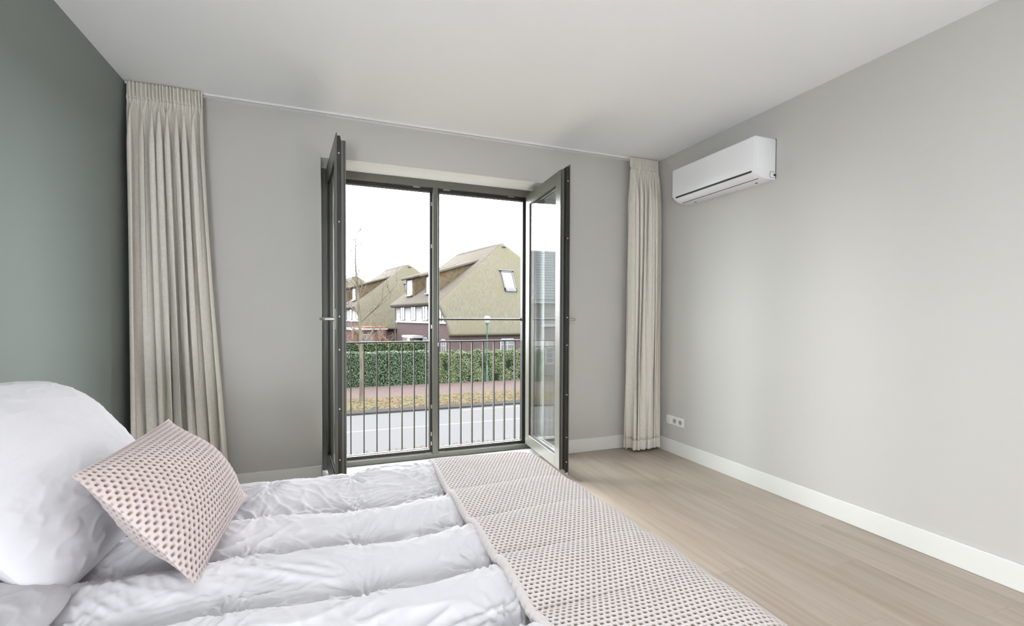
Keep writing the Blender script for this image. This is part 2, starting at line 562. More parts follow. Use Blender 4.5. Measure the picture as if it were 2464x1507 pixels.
# ================================================================== ROOM SHELL
XL, XR, YB, YR, ZC = -1.155, 2.78, 3.635, -1.5, 2.6
WX0, WX1, WZ = -0.06, 1.685, 2.311       # opening in the window wall
WO = 4.0                                  # outer face of that wall
fl = tag(MB().box(XL - .2, XR + .2, YR - .2, WO, -0.25, -0.012).build('floor', M['subfloor']), 'greyed oak laminate floor of long planks', 'floor', kind='structure')
tag(MB().box(XL - .2, XR + .2, YR - .2, WO, ZC, ZC + .2).build('ceiling', M['ceiling']), 'smooth white painted ceiling', 'ceiling', kind='structure')
tag(MB().box(XL - .2, XL, YR - .2, WO, -0.012, ZC).build('wall_left', M['wall_green']), 'dark green grey painted wall behind the bed head', 'wall', kind='structure')
tag(MB().box(XR, XR + .2, YR - .2, WO, -0.012, ZC).build('wall_right', M['wall']), 'greige painted wall carrying the air conditioner', 'wall', kind='structure')
tag(MB().box(XL, XR, YR - .2, YR, -0.012, ZC).build('wall_rear', M['wall']), 'greige painted wall facing the balcony doors', 'wall', kind='structure')
b = MB()
b.box(XL, WX0, YB, WO, -0.012, ZC)
b.box(WX1, XR, YB, WO, -0.012, ZC)
b.box(WX0, WX1, YB, WO, WZ, ZC)
tag(b.build('wall_back', M['wall']), 'greige painted wall around the balcony doors', 'wall', kind='structure')
tag(MB().box(WX0, WX1, YB, 3.985, -0.012, 0.003, 0.002).build('trim_1', M['sill']), 'white threshold slab below the balcony doors', 'threshold', kind='structure')
lin = MB().box(WX0 + .001, WX1 - .001, YB + .002, 3.9, WZ - .002, WZ)
tag(lin.build('trim_2', M['ceiling']), 'white painted soffit above the balcony doors', 'soffit', kind='structure')
for k, (nm, bx, lb) in enumerate((
        ('baseboard_back', (XL, WX0 - .002, YB - .016, YB), 'white baseboard between curtain and balcony door, green wall side'),
        ('baseboard_back', (WX1 + .002, XR, YB - .016, YB), 'white baseboard between balcony door and socket wall'),
        ('baseboard_right', (XR - .016, XR, YR, YB - .016), 'white baseboard along the wall with the air conditioner'),
        ('baseboard_left', (XL, XL + .016, YR, YB - .016), 'white baseboard along the green wall'))):
    o = MB().box(*bx, 0.0, 0.118, 0.003).build(nm, M['trim'])
    tag(o, lb, 'baseboard', kind='structure')

# floor planks, each a child of the floor, running away from the camera
PW, PLN = 0.187, 1.29
ncol = int((XR - XL) / PW) + 1
cache = {}
for c in range(ncol):
    x0 = XL + c * PW
    w = min(PW, XR - x0)
    if w < 0.02:
        continue
    y = YR - (0.37 * c % 1.0) * PLN
    while y < YB:
        a, e = max(y, YR), min(y + PLN, YB)
        if e - a > 0.03:
            key = (round(w, 4), round(e - a, 4))
            if key not in cache:
                o = MB().box(0, w - .0004, 0, e - a - .0004, -0.012, 0.0, 0.0003).build('plank', M['floor'], fl)
                cache[key] = o.data
            else:
                o = bpy.data.objects.new('plank', cache[key])
                COL.objects.link(o)
                o.parent = fl
            o.location = (x0, a, 0)
        y += PLN

# ================================================================== BALCONY DOOR FRAME
FY0, FY1, FY2 = 3.895, 3.932, 3.985
win = thing('window_1', 'dark olive grey aluminium frame of the balcony doors with centre mullion', 'door frame', ((WX0 + WX1) / 2, FY0, 0), kind='structure')
def wpart(name, boxes, m, parent=win, off=((WX0 + WX1) / 2, FY0, 0), bev=0.002):
    q = MB()
    for bx in boxes:
        q.box(bx[0] - off[0], bx[1] - off[0], bx[2] - off[1], bx[3] - off[1], bx[4], bx[5], bev)
    return q.build(name, m, parent)
MX = 0.8125
FZB, FZT = 0.003, WZ - .002
wpart('stile', [(WX0, WX0 + .052, FY0, FY1, FZB, FZT)], M['frame'])
wpart('stile', [(WX1 - .052, WX1, FY0, FY1, FZB, FZT)], M['frame'])
wpart('mullion', [(MX - .0205, MX + .0205, FY0, FY1, .042, 2.25)], M['frame'])
wpart('head_rail', [(WX0 + .052, WX1 - .052, FY0, FY1, 2.25, FZT)], M['frame'])
wpart('bottom_rail', [(WX0 + .052, WX1 - .052, FY0, FY1, FZB, .042)], M['frame'])
wpart('rebate_stile', [(WX0, WX0 + .078, FY1, FY2, FZB, FZT)], M['frame_dark'])
wpart('rebate_stile', [(WX1 - .078, WX1, FY1, FY2, FZB, FZT)], M['frame_dark'])
wpart('rebate_mullion', [(MX - .041, MX + .041, FY1, FY2, .07, 2.222)], M['frame_dark'])
wpart('rebate_head', [(WX0 + .078, WX1 - .078, FY1, FY2, 2.222, FZT)], M['frame_dark'])
wpart('rebate_sill', [(WX0 + .078, WX1 - .078, FY1, FY2, FZB, .07)], M['frame_dark'])
wpart('drip_strip', [(WX0 + .06, MX - .022, FY1 - .002, FY1 + .004, .042, .0455)], M['steel'], bev=0.0008)
wpart('drip_strip', [(MX + .022, WX1 - .06, FY1 - .002, FY1 + .004, .042, .0455)], M['steel'], bev=0.0008)
wpart('weather_lip', [(WX0 + .085, MX - .045, FY2 - .02, FY2 + .002, .070, .074)], M['frame'], bev=0.0008)
wpart('weather_lip', [(MX + .045, WX1 - .085, FY2 - .02, FY2 + .002, .070, .074)], M['frame'], bev=0.0008)
for x_, z_ in ((MX - .028, .43), (MX - .028, 1.10), (MX - .028, 1.77), (MX - .028, 2.12), (MX + .028, .95), (MX - .028, .12), (MX - .028, .2)):
    wpart('strike_plate', [(x_ - .004, x_ + .004, FY1 - .006, FY1 - .001, z_ - .016, z_ + .016)], M['steel'], bev=0.0008)
for x_, z_ in ((MX - .15, 2.247), (MX + .10, 2.247), (MX + .68, 2.247), (MX - .05, .0445), (MX + .055, .0445), (MX + .73, .0445)):
    wpart('strike_plate', [(x_ - .028, x_ + .028, FY1 - .007, FY1 - .001, z_ - .003, z_ + .003)], M['steel'], bev=0.0008)

# ------------------------------------------------------------------ the two open leaves
def leaf(name, label, hx, ang, side):
    """side +1: right leaf (interior face looks to +x), -1: left leaf. local x: hinge -> free edge,
    local y: 0 = exterior face, -0.06 = interior face"""
    t = thing(name, label, 'door', (hx, 3.84, 0), 0, kind='structure')
    a = math.radians(ang)
    d = Vector((-math.sin(a) * side, -math.cos(a), 0))
    n = Vector((-math.cos(a) * side, math.sin(a), 0))
    R = Matrix((d, n, Vector((0, 0, 1)))).transposed().to_4x4()
    L, LF, z0, z1, f0, f1 = 0.765, 0.805, 0.066, 2.250, 0.032, 2.279
    st, rl = 0.088, 0.092
    def p(name_, bxs, m, parent=t, bev=0.0015):
        q = MB()
        for bx in bxs:
            q.box(*bx, bev, M=R)
        return q.build(name_, m, parent)
    # each stile and rail: deep outer core plus wider interior flange
    for nm, xs, zs, xf, zf in (
            ('stile', (0, st), (z0, z1), (-.028, st), (f0, f1)),
            ('stile', (L - st, L), (z0, z1), (L - st, LF), (f0, f1))):
        o = p(nm, [(xs[0], xs[1], -.030, 0, *zs), (xf[0], xf[1], -.060, -.0545, *zf)], M['frame'])
        xa, xb = (xs[0] + .006, xs[1]) if xs[0] == 0 else (xs[0], xs[1] + .028)
        g = p('groove', [(xa, xb, -.0545, -.034, zs[0] - .016, zs[1] + .016), (xa, xb - .012, -.034, -.030, zs[0] - .006, zs[1] + .006)], M['frame_dark'], o, 0.001)
        if xs[0] > 0:
            p('edge_bead', [(L - .002, L + .004, -.012, -.008, zs[0], zs[1])], M['frame_dark'], o, 0.0005)
    p('rail', [(st, L - st, -.030, 0, z1 - rl, z1), (st, L - st, -.060, -.0545, z1 - rl, f1), (st, L - st, -.0545, -.030, z1 - rl, z1 + .012)], M['frame'])
    p('rail', [(st, L - st, -.030, 0, z0, z0 + rl), (st, L - st, -.060, -.0545, f0, z0 + rl), (st, L - st, -.0545, -.030, z0 - .012, z0 + rl)], M['frame'])
    gx0, gx1, gz0, gz1 = st - .004, L - st + .004, z0 + rl - .004, z1 - rl + .004
    p('pane', [(gx0, gx1, -.016, -.010, gz0, gz1)], M['glass'], bev=0)
    p('pane', [(gx0, gx1, -.046, -.040, gz0, gz1)], M['glass'], bev=0)
    for yy in ((-.010, -.004), (-.052, -.046)):
        p('gasket', [(st, st + .007, *yy, gz0, gz1), (L - st - .007, L - st, *yy, gz0, gz1),
                     (st + .007, L - st - .007, *yy, gz0, gz0 + .012), (st + .007, L - st - .007, *yy, gz1 - .012, gz1)], M['gasket'], bev=0)
    p('spacer', [(st, st + .012, -.040, -.016, gz0, gz1), (L - st - .012, L - st, -.040, -.016, gz0, gz1),
                 (st + .012, L - st - .012, -.040, -.016, gz0, gz0 + .014), (st + .012, L - st - .012, -.040, -.016, gz1 - .014, gz1)], M['steel'], bev=0)
    # lock hardware on the free edge
    o = p('lock_strip', [(L + .028, L + .0295, -.052, -.037, .20, 2.10)], M['frame_dark'], bev=0.0003)
    for z_ in (.13, .31, .62, .98, 1.18, 1.75, 2.16):
        q = MB()
        q.lathe([(.0055, 0), (.0055, .006), (.003, .0085)], 10, M=R @ Matrix.Translation((L + .0285, -.0445, z_)) @ Matrix.Rotation(PI / 2, 4, 'Y'))
        q.build('locking_cam', M['steel'], t, smooth=True, angle=40)
    for z_ in (.3, 1.95):
        q = MB()
        q.tube([R @ Vector((-.030, -.052, z_ - .05)), R @ Vector((-.030, -.052, z_ + .05))], .009, 10)
        q.build('hinge', M['frame'], t, smooth=True, angle=40)
    # handle on the interior face, lever turned level
    hz, hxl = 1.165, L - .028
    hd = p('handle', [(hxl - .016, hxl + .016, -.068, -.060, hz - .065, hz + .065)], M['steel'], bev=.003)
    q = MB()
    pts = [R @ Vector(v) for v in ((hxl, -.066, hz), (hxl, -.116, hz), (hxl - .006, -.130, hz), (hxl - .025, -.137, hz), (hxl - .125, -.137, hz), (hxl - .135, -.132, hz))]
    q.tube(pts, [.0115, .0105, .0105, .0105, .0095, .006], 10)
    q.build('lever', M['steel'], hd, smooth=True, angle=50)
    return t
leaf('door_1', 'open glazed balcony door leaf on the bed side, swung into the room', 0.030, 4.6, -1)
leaf('door_2', 'open glazed balcony door leaf on the air conditioner side, reflecting the street', 1.600, 3.7, 1)

# ------------------------------------------------------------------ Juliet railing outside
ra = thing('balcony_railing', 'grey steel balcony railing of flat upright bars outside the doors', 'railing', (MX, 4.05, 0))
def rpart(nm, bx, bev=.002):
    return MB().box(bx[0] - MX, bx[1] - MX, bx[2] - 4.05, bx[3] - 4.05, bx[4], bx[5], bev).build(nm, M['rail'], ra)
rpart('top_rail', (-.10, 1.73, 4.05, 4.09, .962, .974))
rpart('bottom_rail', (-.10, 1.73, 4.05, 4.09, -.10, -.088))
bal = rpart('baluster', (.05 - .004, .05 + .004, 4.053, 4.087, -.088, .962), .001)
for k in range(1, 17):
    o = bpy.data.objects.new('baluster', bal.data)
    COL.objects.link(o)
    o.parent = ra
    o.location = (0.1025 * k, 0, 0)
for x_ in (-.085, 1.715):
    rpart('wall_bracket', (x_ - .015, x_ + .015, 4.0, 4.052, .85, .93))
    rpart('wall_bracket', (x_ - .015, x_ + .015, 4.0, 4.052, .0, .08))
gb = thing('guard_bar', 'thin dark guard bar across one door opening above the railing', 'guard bar', (MX + .041, 3.965, 1.162))
q = MB()
q.tube([(0, 0, 0), (WX1 - .078 - MX - .041, 0, 0)], .008, 10)
q.build('bar', M['frame_dark'], gb, smooth=True, angle=50)
for x_ in (.004, WX1 - .078 - MX - .045):
    MB().lathe([(.014, -.004), (.014, .004)], 12, M=Matrix.Translation((x_, 0, 0)) @ Matrix.Rotation(PI / 2, 4, 'Y')).build('end_cap', M['frame_dark'], gb, smooth=True, angle=50)

# ================================================================== ADDED FILL LIGHTS (unseen globes on stands behind the camera, brighten the room)
for lx, ly, lb, lm_ in ((1.65, -0.95, 'added fill light, unseen glowing globe on a stand by the greige wall', 'fill_glow_low'), (-0.60, -0.95, 'added fill light, unseen glowing globe on a stand by the green wall', 'fill_glow')):
    pn = thing('added_fill_lamp', lb, 'lamp', (lx, ly, 0), 0, 'added fill lights out of view')
    MB().lathe([(.16, 0), (.16, .018), (.02, .03)], 24).build('base', M['frame_dark'], pn, smooth=True, angle=40)
    MB().tube([(0, 0, .03), (0, 0, .83)], .010, 10).build('pole', M['frame_dark'], pn, smooth=True, angle=50)
    MB().lathe([(.03 if k in (0, 16) else .24 * math.sin(PI * k / 16), 1.05 - .24 * math.cos(PI * k / 16)) for k in range(17)], 32).build('shade', M[lm_], pn, smooth=True)

# ================================================================== CURTAINS
ct = thing('curtain_track', 'slim white curtain track fixed along the ceiling above the doors', 'curtain track', (MX, 3.566, ZC))
MB().box(XL + .002 - MX, XR - .002 - MX, -.016, -.0115, -.013, 0, .001).build('flange', M['trim'], ct)
MB().box(XL + .002 - MX, XR - .002 - MX, .0115, .016, -.013, 0, .001).build('flange', M['trim'], ct)
MB().box(XL + .002 - MX, XR - .002 - MX, -.0115, .0115, -.004, 0).build('channel', M['ac_dark'], ct)

def curtain(label, xa0, xb0, xa1, xb1, zt, zb, nf, npl, seed, depth):
    """gathered curtain; (xa0,xb0) at the heading, (xa1,xb1) at the hem"""
    rg = np.random.default_rng(seed)
    t = thing('curtain', label, 'curtain', ((xa0 + xb0) / 2, 3.538, 0), 0, 'linen curtains beside the balcony doors')
    ns = 560
    s = np.linspace(0, 1, ns)
    # uneven fold phase
    knots = np.cumsum(rg.uniform(0.6, 1.5, nf + 1))
    knots = (knots - knots[0]) / (knots[-1] - knots[0])
    ph = np.interp(s, knots, np.arange(nf + 1))
    kn2 = np.cumsum(rg.uniform(0.7, 1.3, npl + 1))
    kn2 = (kn2 - kn2[0]) / (kn2[-1] - kn2[0])
    ph2 = np.interp(s, kn2, np.arange(npl + 1))
    amp = np.interp(s, np.linspace(0, 1, nf + 1), rg.uniform(0.6, 1.15, nf + 1))
    ztape = zt - .098
    def rows(zs):
        X, Y, Z = [], [], []
        for z in zs:
            hgt = (zt - z) / (zt - zb)
            w_top = 1 - sstep(ztape - .10, ztape + .012, np.array(z))          # 0 in heading -> 1 below
            pinch = math.exp(-((z - ztape) / .016) ** 2)
            f = sstep(0.0, 0.16, np.array(hgt))
            drift = .35 * np.sin(2 * PI * (s * 1.7 + hgt * .5 + seed)) * hgt
            wide = np.sin(2 * PI * (ph + drift * .5))
            wide = np.sign(wide) * np.abs(wide) ** .75
            fine = np.sin(2 * PI * ph2)
            y = wide * amp * depth * (0.25 + .75 * f) * w_top
            y += fine * (.0120 * (1 - .55 * w_top) * (1 - .72 * f)) * (1 - .35 * pinch)
            y += .004 * np.sin(2 * PI * (ph2 * .5 + hgt * 3)) * w_top * (1 - f)
            y -= .010 * w_top + .012 * pinch * (0.5 + 0.5 * np.sin(2 * PI * ph2 + 1))
            y -= .025 * hgt
            xa, xb = xa0 + (xa1 - xa0) * hgt ** 1.2, xb0 + (xb1 - xb0) * hgt ** 1.2
            x = xa + (xb - xa) * s + np.sin(4 * PI * ph) * .019 * w_top * f * np.minimum(1, np.minimum(s, 1 - s) * 12)
            X.append(x - (xa0 + xb0) / 2)
            Y.append(y - .012 + .004 * np.sin(9 * s + 7 * hgt))
            Z.append(np.full(ns, z) + (.0025 * fine if abs(z - zt) < 1e-6 else 0))
        return np.array(X), np.array(Y), np.array(Z)
    h = grid_obj('heading', *rows(np.linspace(zt, ztape, 14)), M['linen'], t)
    zs = np.concatenate([np.linspace(ztape, ztape - .35, 36), np.linspace(ztape - .36, zb + .085, 70)])
    dr = grid_obj('drape', *rows(zs), M['linen'], t)
    hm = grid_obj('hem', *rows(np.linspace(zb + .085, zb, 8)), M['linen'], t)
    for o in (h, dr, hm):
        m = o.modifiers.new('thick', 'SOLIDIFY')
        m.thickness = .0028 if o is not hm else .0055
        m.offset = 0
    return t
curtain('gathered oatmeal linen curtain hanging in the corner by the green wall', -1.135, -.748, -1.125, -.612, 2.595, .022, 9, 21, 3, .058)
curtain('gathered oatmeal linen curtain hanging in the corner by the wall sockets', 2.462, 2.752, 2.425, 2.745, 2.595, .022, 7, 17, 8, .066)

# ================================================================== AIR CONDITIONER
ac = thing('air_conditioner', 'white split air conditioner unit mounted high on the greige wall', 'air conditioner', (XR, 2.7225, 2.106))
def acp(nm, poly, y0, y1, m, parent=ac, bev=.004, smooth=True):
    bm = bmesh.new()
    n = len(poly)
    vs_ = [bm.verts.new((a - XR, y - 2.7225, c - 2.106)) for y in (y0, y1) for a, c in poly]
    bm.faces.new(vs_[:n])
    bm.faces.new(vs_[n:][::-1])
    for i in range(n):
        bm.faces.new((vs_[i], vs_[i + n], vs_[(i + 1) % n + n], vs_[(i + 1) % n]))
    bmesh.ops.recalc_face_normals(bm, faces=bm.faces[:])
    if bev:
        bmesh.ops.bevel(bm, geom=bm.edges[:], offset=bev, segments=2, affect='EDGES', profile=.5)
    return MB().bm(bm).build(nm, m, parent, smooth=True, angle=35)
def arc(p0, p1, bul, n=8):
    o = []
    for i in range(n + 1):
        t = i / n
        x, z = p0[0] + (p1[0] - p0[0]) * t, p0[1] + (p1[1] - p0[1]) * t
        dx, dz = p1[0] - p0[0], p1[1] - p0[1]
        s_ = 4 * t * (1 - t) * bul
        o.append((x + dz * s_, z - dx * s_))
    return o
lower = arc((2.590, 2.146), (2.690, 2.107), .10) + [(2.7795, 2.107), (2.7795, 2.370), (2.600, 2.370)]
acp('body', lower, 2.328, 3.117, M['ac'], bev=.003)
acp('front_panel', [(2.583, 2.1535), (2.598, 2.1535), (2.598, 2.374), (2.592, 2.376), (2.583, 2.366)], 2.325, 3.120, M['ac'], bev=.002)
acp('top_grille', [(2.60, 2.371), (2.7795, 2.371), (2.7795, 2.376), (2.60, 2.376)], 2.329, 3.116, M['ac'], bev=.001)
acp('shadow_slot', arc((2.5885, 2.1525), (2.5905, 2.1425), 0, 2) + [(2.60, 2.1425), (2.60, 2.1525)], 2.352, 3.086, M['ac_dark'], bev=0)
lo = arc((2.5915, 2.1418), (2.652, 2.1130), .10, 8)
lvp = lo + [(x + .004, z + .004) for x, z in lo[::-1]]
lvp = [(x - .003, z - .0035) for x, z in lvp]
acp('louver', lvp, 2.356, 3.082, M['ac'], bev=0)
acp('slot', [(2.6515, 2.1085), (2.6555, 2.1075), (2.6575, 2.112), (2.6535, 2.113)], 2.356, 3.082, M['ac_dark'], bev=0)
for y_ in (2.43, 3.01):
    acp('clip', [(2.716, 2.1045), (2.728, 2.1045), (2.728, 2.109), (2.716, 2.109)], y_ - .006, y_ + .006, M['ac_dark'], bev=0)
q = MB()   # cover outline and knock-out on the end cap
cv = acp('pipe_cover', [(2.728, 2.120), (2.766, 2.120), (2.766, 2.158), (2.735, 2.158), (2.728, 2.150)], 2.3255, 2.3290, M['ac'], bev=.001)
acp('cover_groove', [(2.7265, 2.1185), (2.7665, 2.1185), (2.7665, 2.1595), (2.734, 2.1595), (2.7265, 2.151)], 2.3265, 2.3290, M['ac_dark'], parent=cv, bev=0)
acp('knock_out', [(2.756, 2.131), (2.7785, 2.131), (2.7785, 2.143), (2.756, 2.143)], 2.3240, 2.3290, M['ac_dark'], bev=0)
acp('wall_plate', [(2.776, 2.113), (2.7799, 2.113), (2.7799, 2.378), (2.776, 2.378)], 2.3272, 3.118, M['ac_dark'], bev=0)

# ================================================================== WALL SOCKETS
ws = thing('wall_socket', 'white triple wall socket strip above the baseboard beside the curtain', 'socket', (XR, 3.288, .288))
def wsp(nm, y0, y1, z0, z1, t0, t1, m, parent=ws, bev=.0015):
    return MB().box(-t1, -t0, y0, y1, z0, z1, bev).build(nm, m, parent)
wsp('plate', -.1105, .1105, -.0385, .0385, 0, .008, M['socket'])
for yc in (-.071, 0.0):
    s_ = wsp('socket', yc - .030, yc + .030, -.030, .030, .0078, .0105, M['socket'])
    Mt = Matrix.Translation((-.0107, yc, 0)) @ Matrix.Rotation(-PI / 2, 4, 'Y')
    MB().lathe([(.0205, 0), (.0205, .0006)], 24, M=Mt).build('well', M['socket_in'], s_)
    for dy, dz, r_ in ((-.0095, 0, .0032), (.0095, 0, .0032)):
        MB().lathe([(r_, 0), (r_, .001)], 10, M=Matrix.Translation((-.0110, yc + dy, dz)) @ Matrix.Rotation(-PI / 2, 4, 'Y')).build('pin_hole', M['ac_dark'], s_)
    for dz in (-.0175, .0175):
        wsp('earth_clip', yc - .003, yc + .003, dz - .003, dz + .003, .0108, .0125, M['steel'], s_, 0)
dm = wsp('data_module', .041, .101, -.030, .030, .0078, .0100, M['socket'])
for dz in (-.010, .012):
    wsp('port', .066, .076, dz - .003, dz + .003, .0099, .0106, M['socket_in'], dm, 0)

# ================================================================== BED
bd = thing('bed', 'upholstered double bed with white mattress under the duvet, head at the green wall', 'bed', (-.13, 1.12, 0))
MB().box(-.99, 1.0, -.90, .86, .10, .30, .02).build('base', M['bedwood'], bd)
MB().box(-.98, .99, -.87, .83, .302, .50, .05, seg=3).build('mattress', M['mattress'], bd, smooth=True)
for sx in (-.93, .94):
    for sy in (-.84, .80):
        MB().lathe([(.025, 0), (.032, .10)], 12, M=Matrix.Translation((sx, sy, 0))).build('leg', M['frame_dark'], bd, smooth=True, angle=40)

# ------------------------------------------------------------------ duvet
ZT = .545
def wrap(c, hi, r):
    """distance along cloth -> (position, drop) around a rounded edge at hi"""
    e = np.maximum(c - (hi - r), 0)
    th = np.clip(e / r, 0, PI / 2)
    pos = np.where(e > 0, hi - r + r * np.sin(th), c)
    drop = np.where(e > 0, r * (1 - np.cos(th)) + np.maximum(e - r * PI / 2, 0), 0)
    return pos, drop
YMID = 1.10
def wrap_y(t, half, r):
    p, d = wrap(np.abs(t), half, r)
    return YMID + np.sign(t) * p, d
def puffs(x, y):
    """quilt relief of the duvet: rows across the bed, stitched into boxes"""
    wy = y + .034 * perlin(x * 3.1, y * 2.0, 11) + .010 * np.sin(5 * x + 1)
    yy = np.where(wy > 1.642, np.minimum((wy - 1.642) / .40, .98), (wy - 1.642) / .252)
    fr = yy - np.floor(yy)
    fr = fr ** 1.9                                   # crest lies towards the window side of each row
    a = np.sin(PI * fr).clip(0) ** .72
    xx = (x - .075 + .014 * perlin(x * 2, y * 4, 5)) / .285
    b_ = np.abs(np.sin(PI * xx)) ** .55
    row = np.floor(yy).astype(int)
    hgt = np.array([.92, 1.06, .95, 1.08, 1.0, .96, 1.05])[row % 7] * (.96 + .42 * perlin(x * 3.2, row * 3.37 + .5, 13))
    return a * (.85 + .15 * b_) * hgt, a, b_
def wrinkle(x, y):
    """creases fanning out of the stitch points plus long loose folds"""
    w = 0
    xi = np.round((x - .075) / .285)
    yj = np.round((y - 1.642) / .252)
    rx, ry = x - (.075 + .285 * xi), y - (1.642 + .252 * yj)
    r = np.sqrt(rx ** 2 + ry ** 2 + 1e-6)
    th_ = np.arctan2(ry, rx)
    ky = xi * 3.7 + yj * 7.9
    n = perlin(th_ * 2.6 + ky, r * 7 + ky * 1.3, 61)
    n2 = perlin(th_ * 5.2 + ky * 2.1, r * 9 + ky, 62)
    fan = (1 - np.abs(n) * 3.2).clip(0, 1) ** 1.5 + .6 * (1 - np.abs(n2) * 3.0).clip(0, 1) ** 2
    w = w + 1.15 * fan * np.exp(-(r / .10) ** 2) * sstep(.0, .03, r)
    wx, wy = x + .05 * perlin(x * 4, y * 4, 21), y + .05 * perlin(x * 4, y * 4, 22)
    for k, (ang, fx, fy, am) in enumerate(((.35, 4, 17, 1.0), (-.5, 5, 18, .8), (.9, 6, 20, .7), (.1, 9, 40, .4), (-1.0, 7, 26, .5))):
        c, s_ = math.cos(ang), math.sin(ang)
        am = am * 1.25
        u, v = wx * c + wy * s_, -wx * s_ + wy * c
        n = perlin(u * fx, v * fy, 31 + k)
        m = np.clip(perlin(x * 2.6 + 9 * k, y * 2.6, 41 + k) * 2.6 + .15, 0, 1)
        w = w + am * (1 - np.abs(n) * 2.8).clip(0, 1) ** 2 * m
    return w
def blanket_z(x, y):
    p, a, b_ = puffs(np.full_like(x, .36), y)
    k = 1 - .62 * sstep(.40, .75, x)
    return ZT + .027 + .012 * perlin(x * 2.3, y * 2.3, 3) * k + .017 * (a - .55) * k + .004 * perlin(x * 5, y * 4, 77)
def duvet_z(x, y, under):
    p, a, b_ = puffs(x, y)
    z = ZT - .026 + .052 * p
    w = wrinkle(x, y)
    z = z + (.0115 * w * (.5 + .5 * (1 - p)) - .004) * (1 - under)
    z = z + .012 * perlin(x * 2.3, y * 2.3, 3)
    return z * (1 - under) + (blanket_z(x, y) - .030) * under
su = np.arange(-1.06, .930 + .22, .0045)
tv = np.arange(-.915 - .22, .915 + .22, .0045)
Sg, Tg = np.meshgrid(su, tv, indexing='ij')
px_, dx_ = wrap(Sg, .895, .085)
py_, dy_ = wrap_y(Tg, .945, .085)
und = sstep(.40, .46, px_)
dz = duvet_z(px_, py_, und)
drop = np.sqrt(dx_ ** 2 + dy_ ** 2)
keep = np.clip(1 - drop / .09, 0, 1)
dz = ZT - .03 + (dz - ZT + .03) * keep - np.maximum(drop, np.maximum(dx_, dy_))
headroll = sstep(-.62, -1.0, px_)
du = thing('duvet', 'puffy white cotton duvet quilted in rows, spread over the bed', 'duvet', (-.1, 1.1, .5))
grid_obj('cover', px_ + .1, py_ - 1.1, dz - .5, M['cotton'], du)

# ------------------------------------------------------------------ waffle blanket
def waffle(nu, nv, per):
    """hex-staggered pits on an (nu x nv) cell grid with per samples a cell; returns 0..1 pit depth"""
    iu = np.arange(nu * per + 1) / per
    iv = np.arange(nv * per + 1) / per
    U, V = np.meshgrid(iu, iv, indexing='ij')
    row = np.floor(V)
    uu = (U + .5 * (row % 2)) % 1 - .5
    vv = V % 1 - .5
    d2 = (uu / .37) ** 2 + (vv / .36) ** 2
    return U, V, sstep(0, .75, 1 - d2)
PU, PV = .0146, .0128
X0, XE = .386, .955
nu, nv = int((XE - X0 + .30) / PU), int((2 * .965 + .34) / PV)
U, V, pitm = waffle(nu, nv, 6)
cu, cv_ = X0 + U * PU, (V - nv / 2) * PV
bx_, bdx = wrap(cu, XE, .13)
by_, bdy = wrap_y(cv_, .962, .11)
zz = blanket_z(bx_, by_)
zz -= .030 * sstep(.70, .95, bx_) ** 2
# folded edge rolls over at the start
ed = np.clip((cu - X0) / .016, 0, 1)
zz -= .014 * (1 - np.sqrt(1 - (1 - ed) ** 2))
wave = .012 * np.sin(by_ * 9) * np.clip(bdx / .2, 0, 1) + .01 * np.sin(bx_ * 14) * np.clip(bdy / .2, 0, 1)
drop = np.maximum(np.maximum(bdx, bdy), np.sqrt(bdx ** 2 + bdy ** 2) * .97)
inset = .0042 * pitm
ty, tx = np.clip(bdy / .12, 0, 1), np.clip(bdx / .13, 0, 1)
gx = bx_ - inset * tx + wave * (bdx > 0)
gy = by_ - inset * ty * np.sign(cv_)
gz = zz - drop - inset * (1 - np.maximum(tx, ty))
bl = thing('blanket', 'pale pink waffle weave blanket folded across the foot of the bed', 'blanket', (.7, 1.1, .5))
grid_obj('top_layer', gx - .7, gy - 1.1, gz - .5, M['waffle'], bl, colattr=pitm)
# rolled fold edge and the layer below it
yy = np.linspace(-.96, .96, 300)
an = np.linspace(PI * .5, PI * 1.5, 9)
A2, Y2 = np.meshgrid(an, yy, indexing='ij')
ez = blanket_z(np.full_like(Y2, X0), YMID + Y2) - .0145
_, ed_ = wrap_y(Y2, .962, .11)
EX = X0 + .012 + .014 * np.cos(A2) + .0015 * np.sin(Y2 * 2 * PI / PV * .5)
EZ = ez + .0145 * np.sin(A2) - ed_
grid_obj('fold_edge', EX - .7, YMID + Y2 - 1.1, EZ - .5, M['waffle'], bl, colattr=np.zeros_like(EX))

